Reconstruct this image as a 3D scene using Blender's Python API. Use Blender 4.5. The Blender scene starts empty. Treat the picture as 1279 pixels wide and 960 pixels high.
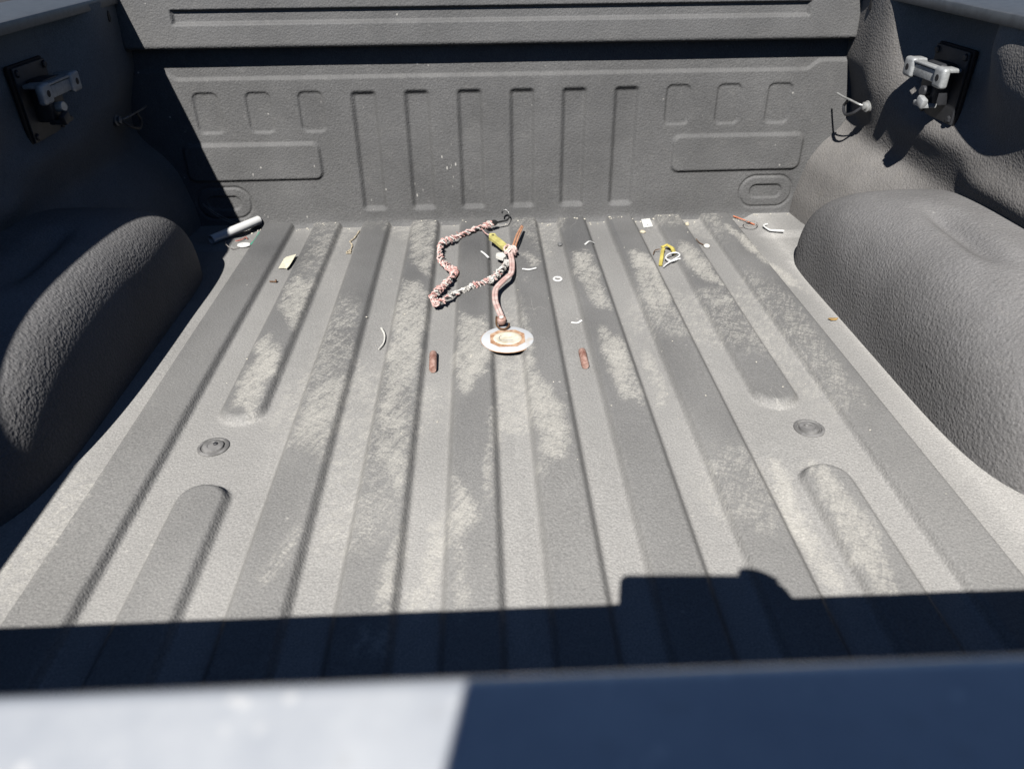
import bpy, bmesh, math, random
import numpy as np
from mathutils import Vector, Matrix, noise as mnoise

random.seed(7)
C = bpy.context.scene.collection
scene = bpy.context.scene

# ------------------------------------------------------------------ camera
cd = bpy.data.cameras.new('camera')
cam = bpy.data.objects.new('camera', cd)
C.objects.link(cam)
scene.camera = cam
r_ = Vector((0.99914394, -0.04031211, -0.00929048))
u_ = Vector((0.02922554, 0.52888387, 0.84819085))
f_ = Vector((0.02927878, 0.84773627, -0.52960926))
CAM = Vector((-0.03695, -1.98792, 0.72817))
cam.matrix_world = Matrix(((r_.x, u_.x, -f_.x, CAM.x), (r_.y, u_.y, -f_.y, CAM.y),
                           (r_.z, u_.z, -f_.z, CAM.z), (0, 0, 0, 1)))
cd.sensor_width = 36.0
cd.lens = 36.0 * 961 / 1279
cd.clip_start = 0.01
cd.clip_end = 500
cd.dof.use_dof = True
cd.dof.focus_distance = 1.45
cd.dof.aperture_fstop = 5.6

# ------------------------------------------------------------------ sky, sun, exposure
SUN_D = Vector((0.285, 0.937, -1.0)).normalized()      # direction the light travels
elev = math.asin(-SUN_D.z)
azim = math.atan2(-SUN_D.x, -SUN_D.y)
w = bpy.data.worlds.new("World")
scene.world = w
w.use_nodes = True
nt = w.node_tree
for n in list(nt.nodes):
    nt.nodes.remove(n)
sky = nt.nodes.new('ShaderNodeTexSky')
sky.sky_type = 'NISHITA'
sky.sun_disc = False
sky.sun_elevation = elev
sky.sun_rotation = azim % (2 * math.pi)
sky.dust_density = 0.2
sky.ozone_density = 2.2
sky.air_density = 1.0
sky.altitude = 6000.0
bg = nt.nodes.new('ShaderNodeBackground')
bg.inputs['Strength'].default_value = 0.05
wo = nt.nodes.new('ShaderNodeOutputWorld')
nt.links.new(sky.outputs[0], bg.inputs[0])
nt.links.new(bg.outputs[0], wo.inputs[0])

sl = bpy.data.lights.new('sun', 'SUN')
sl.energy = 5.0
sl.angle = math.radians(0.5)
sl.color = (1.0, 0.975, 0.94)
so = bpy.data.objects.new('sun', sl)
C.objects.link(so)
so.rotation_mode = 'QUATERNION'
so.rotation_quaternion = SUN_D.to_track_quat('-Z', 'Y')
so.location = (-2, -5, 6)

vs = scene.view_settings
vs.view_transform = 'Standard'
vs.look = 'None'
vs.exposure = 0.35
vs.gamma = 1.0
vs.use_curve_mapping = False
scene.cycles.max_bounces = 6
scene.cycles.diffuse_bounces = 0


# ------------------------------------------------------------------ helpers
def link(name, me, mat, parent=None):
    o = bpy.data.objects.new(name, me)
    C.objects.link(o)
    if mat is not None and not me.materials:
        me.materials.append(mat)
    if parent is not None:
        o.parent = parent
    return o


def tag(o, label, cat, group=None):
    o['label'] = label
    o['category'] = cat
    if group:
        o['group'] = group
    return o


def thing(name, label, cat, loc=(0, 0, 0), group=None):
    o = bpy.data.objects.new(name, None)
    o.empty_display_size = 0.05
    C.objects.link(o)
    o.location = loc
    return tag(o, label, cat, group)


def sharpen(bm, deg=38):
    lim = math.radians(deg)
    for e in bm.edges:
        if len(e.link_faces) == 2 and e.calc_face_angle(0) > lim:
            e.smooth = False


def child(name, bm, mat, parent, smooth=True):
    """bmesh in world coordinates -> a mesh whose parent is an Empty at some location"""
    me = bpy.data.meshes.new(name)
    L = parent.location if parent is not None else Vector((0, 0, 0))
    bmesh.ops.recalc_face_normals(bm, faces=bm.faces)
    sharpen(bm)
    for v in bm.verts:
        v.co -= L
    for f in bm.faces:
        f.smooth = smooth
    bm.to_mesh(me)
    bm.free()
    return link(name, me, mat, parent)


def solo(name, bm, mat, label, cat, group=None, smooth=True):
    """a top-level thing that is one mesh; its origin goes to its own base"""
    c = Vector((0, 0, 0))
    for v in bm.verts:
        c += v.co
    c /= len(bm.verts)
    c.z = min(v.co.z for v in bm.verts)
    bmesh.ops.recalc_face_normals(bm, faces=bm.faces)
    sharpen(bm)
    for v in bm.verts:
        v.co -= c
    for f in bm.faces:
        f.smooth = smooth
    me = bpy.data.meshes.new(name)
    bm.to_mesh(me)
    bm.free()
    o = link(name, me, mat)
    o.location = c
    return tag(o, label, cat, group)


def grid_mesh(name, P, mat, parent, attrs=None, flip=False):
    """P: (m, n, 3) array of points"""
    m, n = P.shape[:2]
    idx = np.arange(m * n).reshape(m, n)
    a, b, c, d = idx[:-1, :-1], idx[:-1, 1:], idx[1:, 1:], idx[1:, :-1]
    q = np.stack([a, b, c, d] if not flip else [a, d, c, b], -1).reshape(-1, 4)
    me = bpy.data.meshes.new(name)
    me.vertices.add(m * n)
    me.vertices.foreach_set('co', P.reshape(-1).astype(np.float32))
    me.loops.add(q.size)
    me.loops.foreach_set('vertex_index', q.reshape(-1).astype(np.int32))
    me.polygons.add(len(q))
    me.polygons.foreach_set('loop_start', (np.arange(len(q)) * 4).astype(np.int32))
    me.polygons.foreach_set('loop_total', np.full(len(q), 4, np.int32))
    me.update(calc_edges=True)
    me.validate()
    me.polygons.foreach_set('use_smooth', np.ones(len(q), bool))
    if attrs:
        for k, v in attrs.items():
            at = me.attributes.new(k, 'FLOAT', 'POINT')
            at.data.foreach_set('value', v.reshape(-1).astype(np.float32))
    return link(name, me, mat, parent)


def spline(pts, n):
    """Catmull-Rom through the points"""
    pts = [Vector(p) for p in pts]
    P = [2 * pts[0] - pts[1]] + pts + [2 * pts[-1] - pts[-2]]
    out = []
    for i in range(1, len(P) - 2):
        p0, p1, p2, p3 = P[i - 1], P[i], P[i + 1], P[i + 2]
        for k in range(n):
            t = k / n
            out.append(0.5 * ((2 * p1) + (p2 - p0) * t + (2 * p0 - 5 * p1 + 4 * p2 - p3) * t * t
                              + (3 * p1 - p0 - 3 * p2 + p3) * t ** 3))
    out.append(pts[-1])
    return out


def frames(path):
    T = []
    for i in range(len(path)):
        a, b = path[max(0, i - 1)], path[min(len(path) - 1, i + 1)]
        d = (b - a)
        T.append(d.normalized() if d.length > 1e-9 else Vector((1, 0, 0)))
    N = []
    n = T[0].orthogonal().normalized()
    for t in T:
        n = (n - t * n.dot(t))
        n = n.normalized() if n.length > 1e-6 else t.orthogonal().normalized()
        N.append(n)
    return T, N


def tube(bm, path, rad, seg=8, squash=1.0):
    path = [Vector(p) for p in path]
    T, N = frames(path)
    rings = []
    for i, p in enumerate(path):
        rr = rad(i / (len(path) - 1)) if callable(rad) else rad
        B = T[i].cross(N[i])
        ring = []
        for k in range(seg):
            a = 2 * math.pi * k / seg
            off = N[i] * math.cos(a) * rr + B * math.sin(a) * rr
            off.z *= squash
            ring.append(bm.verts.new(p + off))
        rings.append(ring)
    for i in range(len(rings) - 1):
        for k in range(seg):
            bm.faces.new((rings[i][k], rings[i][(k + 1) % seg], rings[i + 1][(k + 1) % seg], rings[i + 1][k]))
    bm.faces.new(rings[0][::-1])
    bm.faces.new(rings[-1])


def box(bm, c, s, rot=None, bev=0.0, seg=2):
    t = bmesh.new()
    bmesh.ops.create_cube(t, size=1)
    for v in t.verts:
        v.co = Vector((v.co.x * s[0], v.co.y * s[1], v.co.z * s[2]))
    if bev:
        bmesh.ops.bevel(t, geom=t.edges[:], offset=bev, segments=seg, affect='EDGES', profile=0.5)
    M = Matrix.Translation(Vector(c)) @ (rot.to_4x4() if rot else Matrix.Identity(4))
    t.transform(M)
    me = bpy.data.meshes.new('tmp')
    t.to_mesh(me)
    t.free()
    bm.from_mesh(me)
    bpy.data.meshes.remove(me)


def lathe(bm, prof, c, axis=(0, 0, 1), seg=32, sx=1.0, sy=1.0):
    q = Vector((0, 0, 1)).rotation_difference(Vector(axis).normalized())
    c = Vector(c)
    rings = []
    for r, z in prof:
        if r < 1e-6:
            rings.append([bm.verts.new(c + q @ Vector((0, 0, z)))])
        else:
            rings.append([bm.verts.new(c + q @ Vector((r * sx * math.cos(2 * math.pi * k / seg),
                                                        r * sy * math.sin(2 * math.pi * k / seg), z))) for k in range(seg)])
    for a, b in zip(rings[:-1], rings[1:]):
        for k in range(seg):
            k2 = (k + 1) % seg
            if len(a) == 1 and len(b) > 1:
                bm.faces.new((a[0], b[k], b[k2]))
            elif len(b) == 1 and len(a) > 1:
                bm.faces.new((a[k], b[0], a[k2]))
            elif len(a) > 1:
                bm.faces.new((a[k], b[k], b[k2], a[k2]))


def plate_poly(bm, pts, z0, z1, bev=0.0):
    """extruded flat polygon, pts in xy"""
    t = bmesh.new()
    vs_ = [t.verts.new((x, y, z0)) for x, y in pts]
    f = t.faces.new(vs_)
    ex = bmesh.ops.extrude_face_region(t, geom=[f])
    for v in ex['geom']:
        if isinstance(v, bmesh.types.BMVert):
            v.co.z = z1
    if bev:
        bmesh.ops.bevel(t, geom=[e for e in t.edges if all(v.co.z == z1 for v in e.verts)], offset=bev, segments=2, affect='EDGES')
    me = bpy.data.meshes.new('tmp')
    t.to_mesh(me)
    t.free()
    bm.from_mesh(me)
    bpy.data.meshes.remove(me)


# ------------------------------------------------------------------ materials
def new_mat(name):
    m = bpy.data.materials.new(name)
    m.use_nodes = True
    t = m.node_tree
    return m, t, t.nodes['Principled BSDF']


def nd(t, typ, **kw):
    n = t.nodes.new(typ)
    for k, v in kw.items():
        if k in n.inputs:
            n.inputs[k].default_value = v
        else:
            setattr(n, k, v)
    return n


def ramp(t, src, stops):
    r = nd(t, 'ShaderNodeValToRGB')
    e = r.color_ramp.elements
    while len(e) > 1:
        e.remove(e[-1])
    e[0].position = stops[0][0]
    e[0].color = (*stops[0][1], 1) if not isinstance(stops[0][1], float) else (stops[0][1],) * 3 + (1,)
    for p, c in stops[1:]:
        x = e.new(p)
        x.color = (*c, 1) if not isinstance(c, float) else (c,) * 3 + (1,)
    t.links.new(src, r.inputs[0])
    return r.outputs[0]


def mixc(t, fac, a, b, mode='MIX'):
    n = nd(t, 'ShaderNodeMix', data_type='RGBA', blend_type=mode)
    for sock, v in ((n.inputs[0], fac), (n.inputs[6], a), (n.inputs[7], b)):
        if isinstance(v, (int, float)):
            sock.default_value = v
        elif isinstance(v, tuple):
            sock.default_value = (*v, 1) if len(v) == 3 else v
        else:
            t.links.new(v, sock)
    return n.outputs[2]


def mth(t, op, a, b=0.0, clamp=False):
    n = nd(t, 'ShaderNodeMath', operation=op)
    n.use_clamp = clamp
    for i, v in enumerate((a, b)):
        if isinstance(v, (int, float)):
            n.inputs[i].default_value = v
        else:
            t.links.new(v, n.inputs[i])
    return n.outputs[0]


def noise(t, co, scale, detail=3.0, rough=0.55, dist=0.0):
    n = nd(t, 'ShaderNodeTexNoise', Scale=scale, Detail=detail, Roughness=rough, Distortion=dist)
    t.links.new(co, n.inputs['Vector'])
    return n.outputs[0]


def liner(name, base, grain=190.0, height=0.0016, strength=0.75, dusty=False, dust_col=(0.51, 0.495, 0.468), speck=0.6, chips=False):
    """sprayed textured bed liner, with dust, scuffs and tiny white specks"""
    m, t, p = new_mat(name)
    co = nd(t, 'ShaderNodeTexCoord').outputs['Object']
    big = noise(t, co, 5.0, 5.0, 0.6)
    mid = noise(t, co, 38.0, 4.0, 0.6)
    g1 = noise(t, co, grain, 1.0, 0.5, 0.1)
    vor = nd(t, 'ShaderNodeTexVoronoi', Scale=grain * 0.75, feature='SMOOTH_F1')
    t.links.new(co, vor.inputs['Vector'])
    hgt = mth(t, 'ADD', mth(t, 'MULTIPLY', g1, 0.6), mth(t, 'MULTIPLY', vor.outputs[0], -0.9))
    dark = tuple(c * 0.84 for c in base)
    lite = tuple(c * 1.2 for c in base)
    col = mixc(t, ramp(t, big, [(0.3, 0.0), (0.7, 1.0)]), dark, lite)
    # dust resting in the low spots of the grain
    low = ramp(t, g1, [(0.36, 1.0), (0.62, 0.0)])
    if dusty:
        da = nd(t, 'ShaderNodeAttribute', attribute_name='dust').outputs['Fac']
        sa = nd(t, 'ShaderNodeAttribute', attribute_name='scuff').outputs['Fac']
        dn = mth(t, 'MULTIPLY', da, mth(t, 'ADD', 0.74, mth(t, 'ADD', mth(t, 'MULTIPLY', mid, 0.28), mth(t, 'MULTIPLY', low, 0.22))), True)
        col = mixc(t, dn, col, dust_col)
        # scuffs: broken, hatched marks inside the patches
        def rot_scale(ang, sx, sy):
            q1 = nd(t, 'ShaderNodeMapping')
            q1.inputs['Rotation'].default_value = (0, 0, ang)
            q2 = nd(t, 'ShaderNodeMapping')
            q2.inputs['Scale'].default_value = (sx, sy, 1.0)
            t.links.new(co, q1.inputs[0])
            t.links.new(q1.outputs[0], q2.inputs[0])
            return q2.outputs[0]
        hn = noise(t, rot_scale(0.45, 7.0, 1.0), 26.0, 7.0, 0.78, 0.35)
        hn2 = noise(t, rot_scale(-1.05, 8.0, 1.0), 20.0, 7.0, 0.78, 0.3)
        ck = nd(t, 'ShaderNodeTexVoronoi', Scale=34.0, feature='DISTANCE_TO_EDGE')
        wob = nd(t, 'ShaderNodeTexNoise', Scale=30.0, Detail=3.0)
        t.links.new(co, wob.inputs['Vector'])
        wv2 = nd(t, 'ShaderNodeVectorMath', operation='MULTIPLY_ADD')
        wv2.inputs[1].default_value = (0.05, 0.05, 0.0)
        t.links.new(wob.outputs['Color'], wv2.inputs[0])
        t.links.new(rot_scale(0.8, 1.0, 0.45), wv2.inputs[2])
        t.links.new(wv2.outputs[0], ck.inputs['Vector'])
        crack = ramp(t, ck.outputs[0], [(0.01, 1.0), (0.09, 0.0)])
        sc = mth(t, 'SUBTRACT', mth(t, 'ADD', mth(t, 'MULTIPLY', hn, 0.55), mth(t, 'MULTIPLY', hn2, 0.45)), mth(t, 'MULTIPLY', crack, 0.07))
        fine = noise(t, co, 330.0, 1.0, 0.5)
        v = mth(t, 'ADD', mth(t, 'ADD', mth(t, 'MULTIPLY', mth(t, 'SUBTRACT', sc, 0.47), 2.9), mth(t, 'MULTIPLY', mth(t, 'SUBTRACT', fine, 0.5), 1.0)), mth(t, 'MULTIPLY', sa, 0.62))
        sm = ramp(t, v, [(0.12, 0.0), (0.42, 0.45), (0.75, 0.85), (1.0, 1.0)])
        sm = mth(t, 'MULTIPLY', sm, ramp(t, sa, [(0.02, 0.0), (0.25, 1.0)]))
        col = mixc(t, mth(t, 'MULTIPLY', sm, 0.68), col, (0.63, 0.605, 0.545))
        # scattered hairline scratches
        wv = nd(t, 'ShaderNodeTexVoronoi', Scale=9.0, feature='DISTANCE_TO_EDGE')
        mp3 = nd(t, 'ShaderNodeMapping')
        mp3.inputs['Scale'].default_value = (1.0, 0.35, 1.0)
        t.links.new(co, mp3.inputs[0])
        wn = nd(t, 'ShaderNodeTexNoise', Scale=6.0, Detail=3.0)
        t.links.new(mp3.outputs[0], wn.inputs['Vector'])
        va = nd(t, 'ShaderNodeVectorMath', operation='ADD')
        t.links.new(mp3.outputs[0], va.inputs[0])
        t.links.new(wn.outputs['Color'], va.inputs[1])
        t.links.new(va.outputs[0], wv.inputs['Vector'])
        ln = ramp(t, wv.outputs[0], [(0.004, 1.0), (0.012, 0.0)])
        ln = mth(t, 'MULTIPLY', ln, ramp(t, noise(t, co, 7.0, 2.0), [(0.60, 0.0), (0.70, 0.25)]))
        col = mixc(t, ln, col, (0.62, 0.6, 0.55))
    else:
        dn = mth(t, 'MULTIPLY', ramp(t, mid, [(0.5, 0.0), (0.8, 0.25)]), low)
        col = mixc(t, dn, col, dust_col)
    # fine mottling of the sprayed grain
    fs = noise(t, co, 420.0, 2.0, 0.6)
    col = mixc(t, 1.0, col, ramp(t, fs, [(0.30, 0.80), (0.5, 1.0), (0.70, 1.22)]), 'MULTIPLY')
    # tiny pale specks
    sp = nd(t, 'ShaderNodeTexVoronoi', Scale=34.0, feature='F1')
    t.links.new(co, sp.inputs['Vector'])
    sm2 = mth(t, 'MULTIPLY', ramp(t, sp.outputs['Distance'], [(0.05, 1.0), (0.10, 0.0)]),
              ramp(t, noise(t, co, 9.0, 3.0), [(0.54, 0.0), (0.62, speck)]))
    col = mixc(t, sm2, col, (0.62, 0.6, 0.55))
    if chips:
        ca = nd(t, 'ShaderNodeAttribute', attribute_name='chip').outputs['Fac']
        mp4 = nd(t, 'ShaderNodeMapping')
        mp4.inputs['Scale'].default_value = (1.0, 1.0, 0.42)
        t.links.new(co, mp4.inputs[0])
        cv = nd(t, 'ShaderNodeTexVoronoi', Scale=105.0)
        t.links.new(mp4.outputs[0], cv.inputs['Vector'])
        cm = mth(t, 'MULTIPLY', ramp(t, cv.outputs['Distance'], [(0.13, 1.0), (0.24, 0.0)]),
                 ramp(t, mth(t, 'ADD', mth(t, 'MULTIPLY', noise(t, co, 60.0, 2.0), 0.6), mth(t, 'MULTIPLY', ca, 0.4)), [(0.46, 0.0), (0.60, 0.8)]))
        cm = mth(t, 'MULTIPLY', cm, ramp(t, ca, [(0.03, 0.0), (0.2, 1.0)]))
        col = mixc(t, cm, col, (0.58, 0.56, 0.52))
    t.links.new(col, p.inputs['Base Color'])
    p.inputs['Roughness'].default_value = 0.62
    p.inputs['Specular IOR Level'].default_value = 0.2
    b = nd(t, 'ShaderNodeBump', Strength=strength, Distance=height)
    t.links.new(hgt, b.inputs['Height'])
    t.links.new(b.outputs[0], p.inputs['Normal'])
    return m


def simple(name, col, rough=0.5, metal=0.0, var=0.15, nscale=60.0, bump=0.0, bscale=200.0, col2=None, coat=0.0, thr=(0.4, 0.6), dist=0.001):
    m, t, p = new_mat(name)
    co = nd(t, 'ShaderNodeTexCoord').outputs['Object']
    nz = noise(t, co, nscale, 4.0, 0.6)
    if col2 is None:
        col2 = tuple(min(1, c * (1 + var)) for c in col)
        a = tuple(c * (1 - var) for c in col)
    else:
        a = col
    c = mixc(t, ramp(t, nz, [(thr[0], 0.0), (thr[1], 1.0)]), a, col2)
    t.links.new(c, p.inputs['Base Color'])
    p.inputs['Roughness'].default_value = rough
    p.inputs['Metallic'].default_value = metal
    if coat:
        p.inputs['Coat Weight'].default_value = coat
        p.inputs['Coat Roughness'].default_value = 0.08
    if bump:
        b = nd(t, 'ShaderNodeBump', Strength=bump, Distance=dist)
        t.links.new(noise(t, co, bscale, 3.0), b.inputs['Height'])
        t.links.new(b.outputs[0], p.inputs['Normal'])
    return m


M_floor = liner('floor_liner', (0.128, 0.128, 0.128), grain=330, height=0.0009, dusty=True, strength=0.8)
M_head = liner('headboard_liner', chips=True, base=(0.128, 0.127, 0.126), grain=300, height=0.0012, strength=0.85, dust_col=(0.30, 0.29, 0.27))
M_wall = liner('side_liner', (0.235, 0.224, 0.213), grain=290, height=0.0012, strength=0.8, dust_col=(0.42, 0.38, 0.31), speck=0.3)
M_well = liner('wheel_well_liner', (0.205, 0.200, 0.198), grain=250, height=0.0015, strength=0.9, dust_col=(0.34, 0.32, 0.29), speck=0.25)
M_cap = simple('rail_cap_plastic', (0.085, 0.09, 0.095), 0.42, bump=0.25, bscale=600)
def paint_mat():
    m, t, p = new_mat('silver_paint')
    co = nd(t, 'ShaderNodeTexCoord').outputs['Object']
    c = mixc(t, ramp(t, noise(t, co, 22.0, 5.0, 0.7), [(0.35, 0.0), (0.65, 1.0)]), (0.52, 0.545, 0.58), (0.64, 0.66, 0.68))
    v1 = nd(t, 'ShaderNodeTexVoronoi', Scale=130.0)
    t.links.new(co, v1.inputs['Vector'])
    k = mth(t, 'MULTIPLY', ramp(t, v1.outputs['Distance'], [(0.16, 1.0), (0.28, 0.0)]), ramp(t, noise(t, co, 45.0, 2.0), [(0.52, 0.0), (0.60, 1.0)]))
    c = mixc(t, mth(t, 'MULTIPLY', k, 0.6), c, (0.92, 0.91, 0.88))
    v2 = nd(t, 'ShaderNodeTexVoronoi', Scale=90.0)
    t.links.new(co, v2.inputs['Vector'])
    k2 = mth(t, 'MULTIPLY', ramp(t, v2.outputs['Distance'], [(0.10, 1.0), (0.3, 0.0)]), ramp(t, noise(t, co, 30.0, 2.0), [(0.50, 0.0), (0.62, 0.35)]))
    c = mixc(t, k2, c, (0.50, 0.50, 0.50))
    t.links.new(c, p.inputs['Base Color'])
    p.inputs['Roughness'].default_value = 0.3
    p.inputs['Specular IOR Level'].default_value = 0.8
    p.inputs['Coat Weight'].default_value = 1.0
    p.inputs['Coat Roughness'].default_value = 0.1
    return m


M_paint = paint_mat()
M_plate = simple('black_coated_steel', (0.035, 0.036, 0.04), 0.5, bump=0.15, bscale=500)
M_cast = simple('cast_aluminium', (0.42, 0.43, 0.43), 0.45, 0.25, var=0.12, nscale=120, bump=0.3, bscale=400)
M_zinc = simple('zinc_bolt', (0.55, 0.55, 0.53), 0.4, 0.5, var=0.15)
M_zinc_shaded = simple('zinc_in_shade', (0.16, 0.16, 0.16), 0.5, 0.3, var=0.2)  # darker copy of the zinc: shade on the left hook and bolt painted in
M_slot = simple('dark_opening', (0.01, 0.01, 0.012), 0.8)
M_plug = simple('rubber_plug', (0.21, 0.205, 0.20), 0.6, bump=0.4, bscale=240, var=0.25)
M_white = simple('white_plastic', (0.86, 0.86, 0.84), 0.35, var=0.03)
M_asph = simple('asphalt', (0.045, 0.045, 0.048), 0.9, bump=0.5, bscale=90, nscale=3)

# ------------------------------------------------------------------ ground
bm = bmesh.new()
S = 150
vsq = [bm.verts.new((x, y, -0.86)) for x, y in ((-S, -S), (S, -S), (S, S), (-S, S))]
bm.faces.new(vsq)
g = child('ground', bm, M_asph, None, False)
g['kind'] = 'structure'

# ------------------------------------------------------------------ the pickup bed
truck = thing('pickup_bed', 'charcoal sprayed pickup truck bed with ribbed floor, wheel wells and stamped headboard, silver tailgate up', 'truck bed')

PITCH = 0.13
RH = 0.014


def sstep(a, b, x):
    t = np.clip((x - a) / (b - a), 0, 1)
    return t * t * (3 - 2 * t)


def in_poly(X, Y, poly):
    ins = np.zeros(X.shape, bool)
    n = len(poly)
    j = n - 1
    for i in range(n):
        xi, yi = poly[i]
        xj, yj = poly[j]
        c = ((yi > Y) != (yj > Y)) & (X < (xj - xi) * (Y - yi) / (yj - yi + 1e-12) + xi)
        ins ^= c
        j = i
    return ins


def blur(A, kx, ky):
    for ax, k in ((1, kx), (0, ky)):
        for _ in range(2):
            if k < 1:
                continue
            pad = [(0, 0), (0, 0)]
            pad[ax] = (k, k)
            B = np.pad(A, pad, mode='edge')
            cs = np.cumsum(B, axis=ax)
            z = np.zeros_like(np.take(cs, [0], axis=ax))
            cs = np.concatenate([z, cs], axis=ax)
            w_ = 2 * k + 1
            A = (np.take(cs, range(w_, cs.shape[ax]), axis=ax) - np.take(cs, range(0, cs.shape[ax] - w_), axis=ax)) / w_
    return A


nx, ny = 640, 470
xs = np.linspace(-0.93, 0.93, nx)
ys = np.linspace(-1.862, 0.012, ny)
X, Y = np.meshgrid(xs, ys)
Z = np.zeros_like(X)
ribmask = np.zeros_like(X)
for i in range(10):
    xc = (i - 4.5) * PITCH
    d = np.abs(X - xc)
    prof = 1 - sstep(0.029, 0.043, d)
    if i in (1, 8):          # interrupted round the tie-down plug, with rounded ends
        def endcap(yend, sgn):
            yy = (Y - yend) * sgn
            dd = np.where(yy > 0, d, np.hypot(d, yy))
            return 1 - sstep(0.029, 0.043, dd)
        far = endcap(-0.885, 1)
        near = endcap(-1.125, -1)
        prof = np.maximum(far, near)
    if i == 0 or i == 9:
        prof = 1 - sstep(0.034, 0.046, d)
    Z = np.maximum(Z, RH * prof)
    ribmask = np.maximum(ribmask, prof)
for s in (-1, 1):            # raised pads in the front corners
    dx = np.abs(X * s - 0.76) - 0.065
    dy = np.abs(Y + 0.0) - 0.125
    dd = np.hypot(np.maximum(dx, 0), np.maximum(dy, 0))
    pr = 1 - sstep(0.0, 0.035, dd)
    Z = np.maximum(Z, 0.011 * pr)
# gentle large-scale unevenness
Z += 0.0008 * np.sin(X * 9 + 1) * np.sin(Y * 7)

SCUFF = {
 'A': (0.75, [(-0.483, -0.335), (-0.422, -0.339), (-0.418, -0.634), (-0.47, -0.529)]),
 'B': (0.95, [(-0.478, -0.64), (-0.435, -0.678), (-0.426, -0.921), (-0.479, -0.899), (-0.472, -0.791)]),
 'C': (0.4, [(-0.395, -0.811), (-0.375, -0.833), (-0.383, -0.926), (-0.407, -0.921)]),
 'D': (0.8, [(-0.353, -0.806), (-0.296, -0.787), (-0.285, -0.929), (-0.303, -1.016), (-0.35, -1.028), (-0.351, -0.948)]),
 'E1': (0.65, [(-0.229, -0.033), (-0.166, -0.037), (-0.16, -0.373), (-0.216, -0.3)]),
 'E2': (0.85, [(-0.226, -0.39), (-0.163, -0.497), (-0.161, -0.737), (-0.183, -0.886), (-0.218, -0.944), (-0.228, -0.586)]),
 'E3': (0.75, [(-0.223, -0.884), (-0.171, -0.958), (-0.167, -1.086), (-0.179, -1.093), (-0.218, -1.041)]),
 'F': (0.7, [(-0.098, -0.565), (-0.034, -0.583), (-0.037, -0.796), (-0.093, -0.85)]),
 'F2': (0.95, [(-0.09, -0.73), (-0.034, -0.72), (-0.037, -0.79), (-0.093, -0.85)]),
 'G1': (0.8, [(-0.026, -0.869), (-0.018, -0.875), (-0.034, -1.108), (-0.047, -1.107)]),
 'G2': (0.9, [(0.035, -0.82), (0.049, -0.82), (0.087, -0.913), (0.085, -0.972), (0.055, -1.055), (0.039, -1.112), (0.035, -1.034)]),
 'G3': (0.5, [(-0.02, -0.73), (0.034, -0.748), (0.03, -0.98), (-0.03, -0.99)]),
 'G4': (0.8, [(0.036, -0.55), (0.044, -0.55), (0.05, -0.84), (0.035, -0.84)]),
 'H1': (0.8, [(0.171, -0.236), (0.22, -0.254), (0.219, -0.426), (0.222, -0.558), (0.191, -0.538), (0.172, -0.415)]),
 'H2': (0.95, [(0.181, -0.652), (0.224, -0.681), (0.225, -0.908), (0.189, -0.911), (0.18, -0.771)]),
 'I': (0.85, [(0.309, -0.275), (0.355, -0.278), (0.354, -0.603), (0.304, -0.624), (0.298, -0.465)]),
 'I2': (0.8, [(0.264, -0.746), (0.279, -0.747), (0.251, -0.91), (0.244, -0.909)]),
 'J1': (0.8, [(0.438, -0.201), (0.473, -0.203), (0.489, -0.443), (0.468, -0.441), (0.427, -0.364)]),
 'J2': (0.9, [(0.431, -0.493), (0.486, -0.496), (0.486, -0.528), (0.431, -0.582)]),
 'K': (0.95, [(0.591, -0.075), (0.612, -0.146), (0.668, -0.445), (0.64, -0.444), (0.588, -0.227)]),
 'L1': (0.85, [(0.434, -1.104), (0.469, -1.116), (0.475, -1.236), (0.462, -1.342), (0.428, -1.34), (0.423, -1.217)]),
 'L2': (0.95, [(0.381, -1.064), (0.398, -1.085), (0.394, -1.325), (0.371, -1.328), (0.36, -1.199)]),
 'M1': (0.85, [(-0.095, -1.105), (-0.058, -1.129), (-0.066, -1.216), (-0.095, -1.267)]),
 'M2': (0.8, [(-0.17, -1.187), (-0.161, -1.196), (-0.159, -1.264), (-0.161, -1.349), (-0.18, -1.352)]),
 'M3': (0.8, [(-0.116, -1.174), (-0.1, -1.175), (-0.11, -1.32), (-0.137, -1.351), (-0.146, -1.292)]),
 'M4': (0.8, [(-0.081, -1.268), (-0.071, -1.268), (-0.071, -1.357), (-0.083, -1.357)]),
 'N': (0.8, [(-0.302, -1.209), (-0.295, -1.213), (-0.328, -1.303), (-0.336, -1.299)]),
 'S': (0.75, [(.030, -.250), (.070, -.238), (.092, -.300), (.087, -.350), (.076, -.350), (.079, -.290), (.060, -.262)]),
 'S2': (0.8, [(.048, -.420), (.054, -.385), (.060, -.385), (.052, -.430)]),
 'V': (0.7, [(-0.202, -1.394), (-0.159, -1.373), (-0.16, -1.413), (-0.194, -1.422)]),
}
rng = np.random.default_rng(3)


def vnoise(X, Y, sx, sy, seed):
    r = np.random.default_rng(seed)
    G = r.random((64, 64))
    u = (X * sx) % 63
    v = (Y * sy) % 63
    iu, iv = np.floor(u).astype(int), np.floor(v).astype(int)
    fu, fv = u - iu, v - iv
    fu, fv = fu * fu * (3 - 2 * fu), fv * fv * (3 - 2 * fv)
    return (G[iv, iu] * (1 - fu) * (1 - fv) + G[iv, iu + 1] * fu * (1 - fv) + G[iv + 1, iu] * (1 - fu) * fv + G[iv + 1, iu + 1] * fu * fv)


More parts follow.
